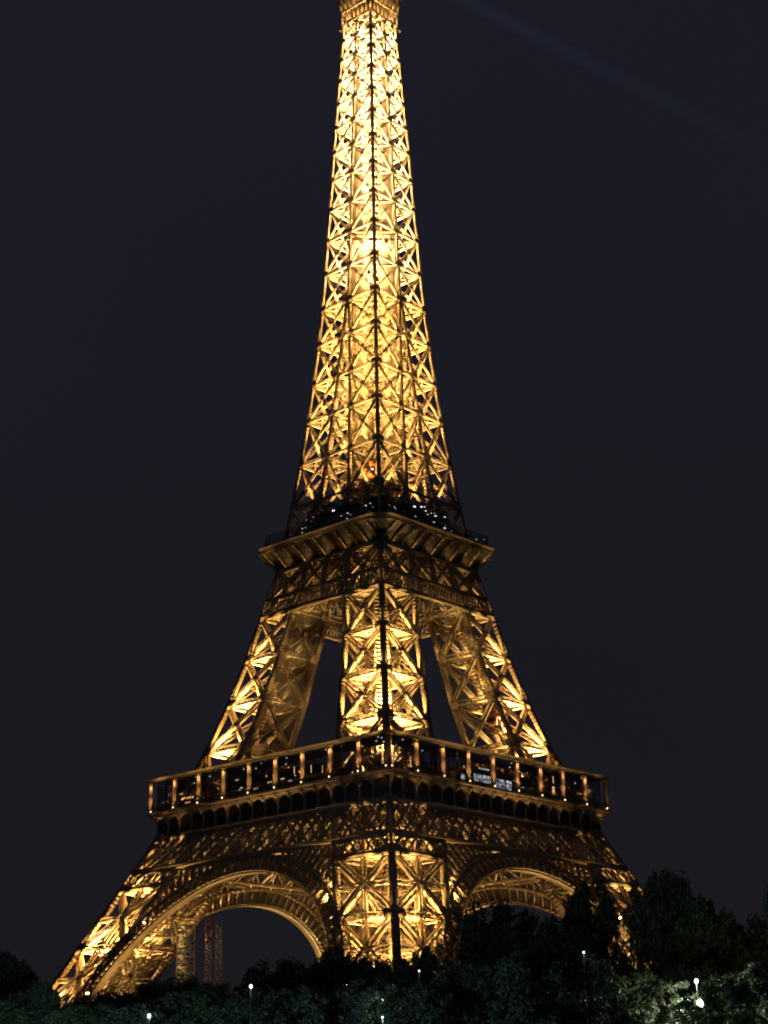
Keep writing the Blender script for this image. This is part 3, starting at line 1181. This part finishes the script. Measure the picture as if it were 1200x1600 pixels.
for q, (sx, sy) in enumerate(CORNERS):
    pw1 = [1.5, 0.9, 0.8, 3.0][q]
    for z, p in ((3.0, 130000), (17.8, 115000), (30.0, 27000)):
        flood(LEGS1[q], legpt(sx, sy, z, .42, .42), legpt(sx, sy, z + 14, .45, .45), p * pw1, LAMP_GOLD, 98, soft=.6)
    flood(LEGS1[q], legpt(sx, sy, 42.0, .5, .5), legpt(sx, sy, 56, .45, .45), 1300, LAMP_AMBER, 110)
    for z, p in ((62.5, 170000), (72.5, 110000), (82.5, 62000)):
        flood(LEGS2[q], legpt(sx, sy, z, .36, .36), legpt(sx, sy, z + 12, .42, .42), p, LAMP_GOLD, 100, soft=.6)
    flood(LEGS2[q], legpt(sx, sy, 101.5, .5, .5), legpt(sx, sy, 113, .45, .45), 1500, LAMP_AMBER, 110)
    for z, p in ((126.2, 62000), (137.9, 50000), (148.7, 50000), (158.2, 52000), (168.3, 50000)):
        flood(LEGS3[q], legpt(sx, sy, z, .5, .5), legpt(sx, sy, z + 12, .5, .5), p * 1.1, LAMP_GOLD, 112, soft=.5)
for i, z in enumerate((178.4, 187.0, 197.0, 205.0, 213.2, 221.0, 228.4, 235.4, 242.6, 249.0)):
    h = H(z)
    for k in range(4):
        p = rot4(k, (-h * .52, -h * .52, z))
        flood(SHAFT, p, rot4(k, (-h * .5, -h * .5, z + 12)), 56000 - 1200 * i, LAMP_PALE, 118, soft=.5)
for k, t in TOP_LAMPS:
    flood(TOPP, rot4(k, (t, -6.4, 255.5)), rot4(k, (t, -6.6, 266)), 2600, LAMP_AMBER, 90)
rel = Matrix.Rotation(-(PI / 4 + TH), 3, 'Z') @ AT_FOOT
flood(LEGS1[3], rel, rel + Matrix.Rotation(-(PI / 4 + TH), 3, 'Z') @ Vector((-.25, -.8, .45)), 5000, LAMP_GOLD, 130)
for k in range(4):
    for sg in (-1, 1):
        near = (k, sg) in ((0, -1), (3, 1))
        flood(LEGS1[k], fp(k, sg * 27.5, 33.5, 1.1), fp(k, sg * 4, 45, 1.1), 5000 if near else 1800, LAMP_GOLD, 125)  # added lamps brightening the arch spokes, strongest beside the near leg
# lamps on the ground lighting the arch soffits and the underside of the first floor
for k in range(4):
    for sg in (-1, 1):
        flood(LEGS1[k], fp(k, sg * 30, 1.0, 5.0), fp(k, sg * 20, 36, 1.2), 74000, LAMP_GOLD, 58)

# ------------------------------------------------------------------ lifts and building-site things on the tower
def tower_thing(name, loc, label, cat, rz=PI / 4 + TH):
    v = Matrix.Rotation(PI / 4 + TH, 3, 'Z') @ Vector(loc)
    o = empty(name, v, rz)
    return tag(o, label, cat)


def cabin(name, loc, label, mt, w=2.4, h=3.0):
    t = tower_thing(name, loc, label, 'lift')
    b = MB()
    b.box((-w / 2, -w / 2, 0), (w / 2, w / 2, .9))
    b.box((-w / 2, -w / 2, h - .35), (w / 2, w / 2, h))
    for x in (-1, 1):
        for y in (-1, 1):
            b.bar((x * (w / 2 - .1), y * (w / 2 - .1), .9), (x * (w / 2 - .1), y * (w / 2 - .1), h - .35), .2, .2)
    b.build('cabin', mt, t)
    g = MB()
    for k in range(4):
        g.face([rot4(k, (-w / 2 + .1, -w / 2 + .05, .9)), rot4(k, (w / 2 - .1, -w / 2 + .05, .9)), rot4(k, (w / 2 - .1, -w / 2 + .05, h - .35)), rot4(k, (-w / 2 + .1, -w / 2 + .05, h - .35))])
    g.build('window', GLASS, t)
    return t


c = at(577.5, 746, -5.5)
t = empty('lift_cabin', c, PI / 4 + TH)
tag(t, 'orange and glass lift cabin in the middle of the tower just above its second platform', 'lift')
b = MB()
b.box((-1.1, -1.1, 0), (1.1, 1.1, 1.0))
b.box((-1.1, -1.1, 2.6), (1.1, 1.1, 3.6))
for x in (-1, 1):
    for y in (-1, 1):
        b.box((x * 1.0 - .1, y * 1.0 - .1, 1.0), (x * 1.0 + .1, y * 1.0 + .1, 2.6))
b.build('cabin', ORANGE, t)
b = MB()
b.box((-.98, -.98, 1.0), (.98, .98, 2.6))
b.build('window', GLASS, t)
b = MB()
b.box((-.5, -1.16, 1.55), (.0, -1.11, 1.8))
b.build('cabin_lamp', BULB_W, t)

c = Matrix.Rotation(PI / 4 + TH, 3, 'Z') @ Vector((H(76) - W(76) * .55, -(H(76) - W(76) * .55), 75))
t = empty('lift_cabin', c, PI / 4 + TH)
tag(t, 'red two-deck lift cabin on its track inside the right leg above the first platform', 'lift')
b = MB()
b.box((-1.9, -1.9, 0), (1.9, 1.9, .9))
b.box((-1.9, -1.9, 2.6), (1.9, 1.9, 3.6))
b.box((-1.9, -1.9, 5.3), (1.9, 1.9, 6.0))
for x in (-1, 0, 1):
    for y in (-1, 1):
        b.box((x * 1.8 - .1, y * 1.8 - .1, .9), (x * 1.8 + .1, y * 1.8 + .1, 5.3))
b.build('cabin', REDPAINT, t)
b = MB()
b.box((-1.7, -1.7, .9), (1.7, 1.7, 2.6))
b.box((-1.7, -1.7, 3.6), (1.7, 1.7, 5.3))
b.build('window', GLASS, t)

# --- scaffold stair tower under the left arch
Ysc = -8.0
c = at(290, 1500, Ysc)
top = at(290, 1446, Ysc).z
wsc = (at(304, 1470, Ysc) - at(277, 1470, Ysc)).x / 2
t = empty('scaffold_tower', (c.x, Ysc, 0.02), 0.15)
tag(t, 'pale steel scaffold stair tower standing under the left arch beside the left leg', 'scaffold')
b = MB()
nlev = int(top / 2.0)
for x in (-wsc, 0, wsc):
    for y in (-1.6, 1.6):
        b.bar((x, y, 0), (x, y, top), .13, .13)
for i in range(nlev + 1):
    z = top * i / nlev
    for y in (-1.6, 1.6):
        b.bar((-wsc, y, z), (wsc, y, z), .12, .12)
        b.bar((-wsc, y, z - 1.0), (wsc, y, z - 1.0), .08, .08)
    for x in (-wsc, wsc):
        b.bar((x, -1.6, z), (x, 1.6, z), .12, .12)
    if i:
        sg = 1 if i % 2 else -1
        b.bar((-wsc * sg, -1.7, z - top / nlev), (wsc * sg, -1.7, z), .1, .1)
b.build('scaffold_frame', STEEL, t)
b = MB()
for i in range(1, nlev + 1):
    z = top * i / nlev
    b.box((-wsc + .1, -1.5, z + .07), (wsc * .6, 1.5, z + .14))
b.build('deck_boards', mat('scaffold_boards', (.42, .38, .3), .7, 0, .2, 1), t)
b = MB()
for i in range(nlev):
    z0, z1 = top * i / nlev, top * (i + 1) / nlev
    sg = 1 if i % 2 else -1
    b.bar((-wsc * .7 * sg, .6, z0 + .15), (wsc * .7 * sg, .6, z1 + .1), .7, .12, (0, 1, 0))
b.build('stair_flight', STEEL, t)

# --- a pair of lattice hoist masts
for px, pt, lab in ((325, 1432, 'slim lattice hoist mast with a dull red head section under the left arch'),
                    (341, 1438, 'slim bare lattice hoist mast beside the red-topped one under the left arch')):
    c = at(px, 1500, -2.0)
    top = at(px, pt, -2.0).z
    t = empty('hoist_mast', (c.x, -2.0, 0.02), 0.1)
    tag(t, lab, 'mast', 'hoist masts under the left arch')
    b = MB()
    w_ = .55
    zt_ = top - (5.0 if 'red head section' in lab else 0)
    for x in (-w_, w_):
        for y in (-w_, w_):
            b.bar((x, y, 0), (x, y, zt_), .16, .16)
    for i in range(int(zt_ / 1.1)):
        z = i * 1.1
        sg = 1 if i % 2 else -1
        for y in (-w_, w_):
            b.bar((-w_ * sg, y, z), (w_ * sg, y, z + 1.1), .1, .1)
            b.bar((-w_, y, z), (w_, y, z), .09, .09)
        for x in (-w_, w_):
            b.bar((x, -w_ * sg, z), (x, w_ * sg, z + 1.1), .1, .1)
    b.build('mast_section', STEEL, t)
    if 'red head section' in lab:
        b = MB()
        b.box((-.7, -.7, zt_ + .01), (.7, .7, zt_ + .5))
        for x in (-w_, w_):
            for y in (-w_, w_):
                b.bar((x, y, zt_ + .5), (x, y, top), .3, .3)
        for i in range(5):
            for y in (-w_, w_):
                b.bar((-w_, y, zt_ + .5 + i * .9), (w_, y, zt_ + 1.3 + i * .9), .2, .2)
        b.build('mast_head', REDPAINT, t)

# --- working platform bridging from the left leg to the scaffold
pa, pb = at(214, 1466, -6.0), at(277, 1464, -8.0)
t = empty('working_platform', (pa.x, -6.0, pa.z))
tag(t, 'long narrow working platform reaching from the left leg to the scaffold tower', 'platform')
v = pb - pa
b = MB()
b.bar((0, 0, 0), tuple(v), 1.6, .35)
b.build('walkway', mat('walkway_boards', (.45, .38, .26), .7, 0, .2, 1), t)
b = MB()
for i in range(9):
    p = v * i / 8
    b.bar(tuple(p + Vector((0, -.75, .18))), tuple(p + Vector((0, -.75, 1.25))), .07, .07)
b.bar((0, -.75, 1.25), tuple(v + Vector((0, -.75, 1.25))), .08, .08)
b.bar((0, -.75, .7), tuple(v + Vector((0, -.75, .7))), .06, .06)
b.build('guard_rail', STEEL, t)
b = MB()
b.box((v.x * .62, -.5, .19 + v.z * .62), (v.x * .62 + 2.4, .5, 1.9 + v.z * .62))
b.build('tool_container', mat('container_paint', (.35, .33, .3), .6, 0, .1, 1), t)

# ------------------------------------------------------------------ ground, quay and river
def sheet(name, pts, mt, kind='structure'):
    b = MB()
    b.face(pts)
    o = b.build(name, mt)
    return tag(o, None, None, kind=kind)


GROUND = mat('gravel_and_paving', (0.17, 0.155, 0.13), 0.9, 0, .3, .2)
WATER = mat('river_water', (0.01, 0.018, 0.02), 0.08, 0, 0, 1)
nw = WATER.node_tree
bp_ = nw.nodes.new('ShaderNodeBump')
wn = nw.nodes.new('ShaderNodeTexNoise')
wn.inputs['Scale'].default_value = 0.7
bp_.inputs['Strength'].default_value = .35
nw.links.new(wn.outputs['Fac'], bp_.inputs['Height'])
nw.links.new(bp_.outputs[0], nw.nodes['Principled BSDF'].inputs['Normal'])
b = MB()
b.box((-6000, -252, -9.0), (6000, 9000, 0.0))
tag(b.build('ground', GROUND), 'gravel esplanade and paving under the tower and its trees', 'ground', kind='structure')
b = MB()
b.box((-6000, -272, -9.0), (6000, -252.02, -5.2))
tag(b.build('lower_quay', STONE), 'stone lower quay along the river', 'quay', kind='structure')
sheet('river', [(-6000, -6000, -7.2), (6000, -6000, -7.2), (6000, -272.02, -7.2), (-6000, -272.02, -7.2)], WATER)
b = MB()
b.box((-400, -252.5, 0.02), (400, -252.05, 0.3))
tag(b.build('parapet_wall', STONE), 'low stone parapet wall along the top of the quay', 'wall')


# ------------------------------------------------------------------ trees
def leaf_cloud(seed, n_clumps, leaves, size, squash=1.0, gaps=0.0):
    """unit crown: radius about 1 in plan, -1..1 in height; returns verts"""
    r = np.random.default_rng(seed)
    cl = []
    while len(cl) < n_clumps:
        p = r.uniform(-1, 1, 3)
        d = np.linalg.norm(p)
        az = math.atan2(p[1], p[0])
        lim = 0.80 + 0.14 * math.sin(3 * az + seed) + 0.10 * math.sin(5 * az + 2 * seed + 3 * p[2]) + 0.10 * math.sin(6 * p[2] + seed)
        if d > lim or d < 0.25 or r.random() > 0.25 + 0.75 * d:
            continue
        if p[2] < -0.2 and d > lim * (1.05 + p[2] * .35):
            continue
        cl.append((p, r.uniform(0.11, 0.24)))
    V = []
    for p, rad in cl:
        k = int(leaves * (rad / .17) ** 2)
        q = r.normal(0, 1, (k, 3))
        q /= np.linalg.norm(q, axis=1, keepdims=True)
        q = p + q * rad * r.uniform(.35, 1.08, (k, 1)) * np.array([1, 1, .8])
        nn = (q - p) / rad + r.normal(0, .45, (k, 3)) + np.array([0, 0, .25])
        nn /= np.linalg.norm(nn, axis=1, keepdims=True)
        a = np.cross(nn, r.normal(0, 1, (k, 3)))
        a /= np.linalg.norm(a, axis=1, keepdims=True)
        bq = np.cross(nn, a)
        bq /= np.linalg.norm(bq, axis=1, keepdims=True)
        s = size * r.uniform(.6, 1.35, (k, 1))
        V.append(np.stack([q - a * s, q + bq * s * .55 - a * s * .1, q + a * s, q - bq * s * .55 - a * s * .1], 1))
    return np.concatenate(V).reshape(-1, 3)


KINDS = []
for sd, (nc, lv, sz) in enumerate([(150, 62, .046), (130, 60, .048), (170, 56, .044), (120, 52, .05), (60, 52, .054)]):
    v = leaf_cloud(11 + sd * 7, nc, lv, sz)
    KINDS.append(v)


def tree(x, Y, base, top, half_w, kind, label, mt, name='broadleaf_tree', rz=0.0, low=0.22, group='trees along the bank below the tower'):
    Ht = top - base
    t = empty(name, (x, Y, base), rz)
    tag(t, label, 'tree', group)
    zc = base + Ht * (1 + low) / 2 - base
    hz = Ht * (1 - low) / 2 * 1.06
    v = KINDS[kind] * np.array([half_w * 1.12, half_w * 1.12, hz]) + np.array([0, 0, zc])
    me = bpy.data.meshes.new('crown')
    n = len(v)
    me.vertices.add(n)
    me.vertices.foreach_set('co', v.astype(np.float32).ravel())
    me.loops.add(n)
    me.loops.foreach_set('vertex_index', np.arange(n, dtype=np.int32))
    me.polygons.add(n // 4)
    me.polygons.foreach_set('loop_start', np.arange(0, n, 4, dtype=np.int32))
    me.update(calc_edges=True)
    me.materials.append(mt)
    o = bpy.data.objects.new('crown', me)
    COL.objects.link(o)
    o.parent = t
    rr_ = random.Random(int(x * 10) + kind)
    b = MB()

    def limb(p, q, r0, r1, n=7):
        p, q = np.array(p), np.array(q)
        d = q - p
        d /= np.linalg.norm(d)
        u = np.cross(d, [.3, 1, .2])
        u /= np.linalg.norm(u)
        w = np.cross(d, u)
        vs = [c + (u * math.cos(a) + w * math.sin(a)) * r for c, r in ((p, r0), (q, r1)) for a in [2 * PI * i / n for i in range(n)]]
        b.poly(vs, [(i, (i + 1) % n, n + (i + 1) % n, n + i) for i in range(n)] + [list(range(n))[::-1], list(range(n, 2 * n))])
    r0 = max(.12, Ht * .018)
    fk = Ht * (low + .12)
    limb((0, 0, 0), (.1, 0, fk), r0 * 1.25, r0 * .8)
    limb((.1, 0, fk), (.0, .1, Ht * .85), r0 * .8, r0 * .2)
    for i in range(8):
        a = 2 * PI * i / 8 + rr_.uniform(-.3, .3)
        z0 = fk + Ht * rr_.uniform(-.02, .28)
        e = (half_w * .7 * math.cos(a), half_w * .7 * math.sin(a), z0 + Ht * rr_.uniform(.12, .3))
        limb((.06, .03, z0), e, r0 * .45, r0 * .12, 6)
        for s_ in (-1, 1):
            e2 = (e[0] * rr_.uniform(.8, 1.2) + s_ * half_w * .15, e[1] * rr_.uniform(.7, 1.2), e[2] + Ht * rr_.uniform(.02, .14))
            mid = tuple((np.array((.06, .03, z0)) + 2 * np.array(e)) / 3)
            limb(mid, e2, r0 * .2, r0 * .06, 5)
    b.build('trunk', BARK, t)
    return t


# px of the crown's middle, py of its top, depth, half width in px, kind, label
BACK = [
    (-2, 1476, -175, 44, 1, 'black silhouetted tree at the left edge of the picture, tallest there'),
    (50, 1506, -120, 24, 4, 'small olive-lit bushy tree between the left-edge tree and the foot of the left leg'),
    (172, 1552, -190, 66, 0, 'low grey-green tree in front of the foot of the left leg'),
    (268, 1516, -175, 62, 2, 'rounded dark tree hiding the foot of the scaffold tower'),
    (352, 1530, -180, 58, 1, 'low tree below the two hoist masts'),
    (448, 1500, -172, 62, 0, 'dark tree under the open middle of the left arch'),
    (532, 1471, -165, 54, 2, 'dark tree hiding the right foot of the left arch, against the near leg'),
    (604, 1487, -170, 46, 1, 'dark tree directly in front of the middle of the near leg'),
    (668, 1461, -176, 34, 3, 'thin-topped tree in front of the right half of the near leg'),
    (708, 1500, -172, 34, 4, 'sparse small tree with the bright near leg shining through its top'),
    (786, 1412, -168, 72, 0, 'big black tree filling the left half of the right arch'),
    (866, 1424, -172, 62, 2, 'broad black tree below the crown of the right arch'),
    (917, 1366, -166, 38, 1, 'tall black tree cutting off the right end of the right arch'),
    (1019, 1336, -176, 42, 3, 'tallest black tree, standing just outside the right leg'),
    (1056, 1368, -180, 50, 0, 'black tree sloping down right of the tallest one'),
    (1110, 1398, -184, 52, 2, 'black tree second from the right edge, lower than its left neighbour'),
    (1172, 1426, -182, 56, 1, 'low black tree near the right edge of the picture'),
    (1222, 1350, -190, 34, 2, 'dark tree cut off by the right edge of the picture'),
    (966, 1462, -172, 34, 4, 'loose-leaved tree with the golden right leg glinting through its crown'),
    (1045, 1474, -174, 34, 4, 'loose low tree at the foot of the right leg'),
]
FRONT = [
    (-10, 1552, -222, 70, 2, 'bluish lamplit tree in the bottom left corner'),
    (62, 1536, -218, 50, 0, 'bluish lamplit tree right of the bottom left corner'),
    (135, 1566, -224, 56, 1, 'low bluish tree under the foot of the left leg'),
    (210, 1560, -226, 60, 3, 'bluish-grey front tree with a white lamp shining low in it'),
    (300, 1548, -222, 62, 0, 'blue-grey front tree below the scaffold tower'),
    (392, 1556, -226, 56, 2, 'blue-grey front tree just under the white lamp of the left arch'),
    (470, 1538, -224, 56, 1, 'dark front tree under the gap of the left arch'),
    (562, 1530, -222, 56, 0, 'dark front tree left of the two stacked white lights'),
    (650, 1528, -226, 56, 2, 'dark front tree right of the two stacked white lights'),
    (735, 1500, -222, 60, 1, 'black front tree below and right of the near leg'),
    (820, 1490, -226, 62, 0, 'black front tree under the middle of the right arch'),
    (905, 1482, -222, 60, 2, 'black front tree under the right end of the right arch'),
    (985, 1512, -206, 54, 1, 'black front tree left of the bright street lamp'),
    (1044, 1528, -209.8, 52, 4, 'pale-lit leafy tree beside the bright street lamp, on its left'),
    (1140, 1524, -221, 42, 0, 'green-lit tree beside the bright street lamp, on its right'),
    (1190, 1498, -210, 52, 2, 'dark front tree in the bottom right corner'),
    (1064, 1542, -217.5, 38, 4, 'loose bright-lit tree whose leaves surround the bright street lamp'),
    (1090, 1494, -192, 48, 1, 'dark tree rising behind the bright street lamp'),
]
for lst in (BACK, FRONT):
    for i, (px, py, Y, hw, kd, lab) in enumerate(lst):
        p = at(px, py, Y)
        sc = (p - Vector(CAM_POS)).length / FPX
        tree(p.x, Y, 0.0, p.z, hw * sc, kd, lab, LEAF_A if (i + (lst is FRONT)) % 2 else LEAF_B, rz=i * 1.3 + (0.7 if lst is FRONT else 0),
             low=0.12 if lst is FRONT else 0.2)


# ------------------------------------------------------------------ street lamps
def street_lamp(x, y, base, h, label, power, col=(.78, .92, 1.0), heads=1, r=.26, cat='street lamp', group=None, light=True, lm=None):
    t = empty('street_lamp', (x, y, base))
    tag(t, label, cat, group)
    b = MB()
    b.lathe([(.2, 0), (.2, .5), (.1, .7), (.06, 1.2), (.035, h - r * 1.1)], n=10)
    for i in range(heads if heads > 1 else 0):
        a = 2 * PI * i / heads + .4
        b.bar((0, 0, h - .8), (.62 * math.cos(a), .62 * math.sin(a), h - .35), .06, .06)
    b.build('post', POSTGREEN, t)
    for i in range(heads):
        a = 2 * PI * i / heads + .4
        o = (.62 * math.cos(a), .62 * math.sin(a)) if heads > 1 else (0, 0)
        g = MB()
        g.lathe([(r * .45, -r * 1.1), (r * .9, -r * .6), (r, 0), (r * .85, r * .6), (r * .4, r * 1.0), (r * .1, r * 1.15)], (o[0], o[1], h), 12)
        lo_ = g.build('lantern', lm or LANTERN, t, True)
        if light:
            l = bpy.data.lights.new('lantern_light', 'POINT')
            l.energy = power / heads
            l.color = col
            l.shadow_soft_size = r * 1.15
            lo = bpy.data.objects.new('lantern_light', l)
            COL.objects.link(lo)
            lo.parent = lo_
            lo.location = (o[0], o[1], h + .02)
            lo_.visible_shadow = True
    return t


def lamp_at(px, py, Y, label, power, **k):
    p = at(px, py, Y)
    return street_lamp(p.x, p.y, 0.0, p.z, label, power, **k)


lamp_at(1084, 1568, -214, 'bright white two-lantern street lamp lighting the leaves at the bottom right', 5200, col=(1.0, .98, .86), heads=2, r=.30)
lamp_at(1088, 1533, -208, 'small white street lamp shining just above the bright two-lantern one', 420, r=.17)
lamp_at(598, 1590, -224.6, 'lower of the two stacked white lamps in the leaves at the bottom middle', 70, r=.075)
lamp_at(598, 1563, -224.2, 'upper of the two stacked white lamps in the leaves at the bottom middle', 60, r=.075)
lamp_at(392, 1541, -184.5, 'single white street lamp among the dark trees under the left arch', 60, r=.15)
lamp_at(233, 1587, -228.6, 'small white street lamp low in the blue-grey trees at the left', 40, r=.12)
lamp_at(655, 1517, -190, 'tiny warm street lamp below the near leg', 15, r=.06, col=(1, .8, .5), lm=LANTERN_WARM)
lamp_at(912, 1488, -224.5, 'tiny white street lamp in the black trees right of the right arch', 8, r=.06)
# added lamps, out of view just under the picture, brightening the left trees
for px, pw in ((-30, 19000), (90, 12000), (200, 1500)):
    p = at(px, 1611, -262)
    street_lamp(p.x, -262, -5.2, p.z + 5.2, 'added one-lantern lamp on the lower quay, out of view, lighting the left trees', pw, col=(.48, .68, 1.0), group='added lamps of the lower quay', r=.25)


# ------------------------------------------------------------------ the beacon's beam, added as a cone of scattering air in its shape
apex = Vector((0, 0, 281.0))
far = at(1330, 303, 900)
dirb = (far - apex).normalized()
Lb = (far - apex).length
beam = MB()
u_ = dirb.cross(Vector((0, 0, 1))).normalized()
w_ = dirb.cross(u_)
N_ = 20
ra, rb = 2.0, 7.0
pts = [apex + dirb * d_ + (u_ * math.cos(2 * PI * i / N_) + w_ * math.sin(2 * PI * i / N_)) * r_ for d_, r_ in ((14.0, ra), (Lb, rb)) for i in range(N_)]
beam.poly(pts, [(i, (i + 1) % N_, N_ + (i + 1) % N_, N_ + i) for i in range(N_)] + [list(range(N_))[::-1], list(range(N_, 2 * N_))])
BEAM_HAZE = bpy.data.materials.new('beam_haze')
BEAM_HAZE.use_nodes = True
t = BEAM_HAZE.node_tree
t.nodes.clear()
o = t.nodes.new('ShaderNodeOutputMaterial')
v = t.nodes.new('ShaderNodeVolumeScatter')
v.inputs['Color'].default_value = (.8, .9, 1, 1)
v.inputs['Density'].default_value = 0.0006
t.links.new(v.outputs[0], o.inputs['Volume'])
tag(beam.build('beam_cone', BEAM_HAZE), 'added haze cone in the shape of the faint beacon beam crossing the sky', 'beam_cone', kind='stuff')
la = bpy.data.lights.new('beacon_lamp', 'AREA')
la.shape = 'DISK'
la.size = 2.6
la.spread = math.radians(1.6)
la.energy = 150.0
la.color = (.18, .45, 1.0)
lo = bpy.data.objects.new('beacon_lamp', la)
COL.objects.link(lo)
lo.location = apex + dirb * 14.4
lo.rotation_euler = (-dirb).to_track_quat('Z', 'Y').to_euler()
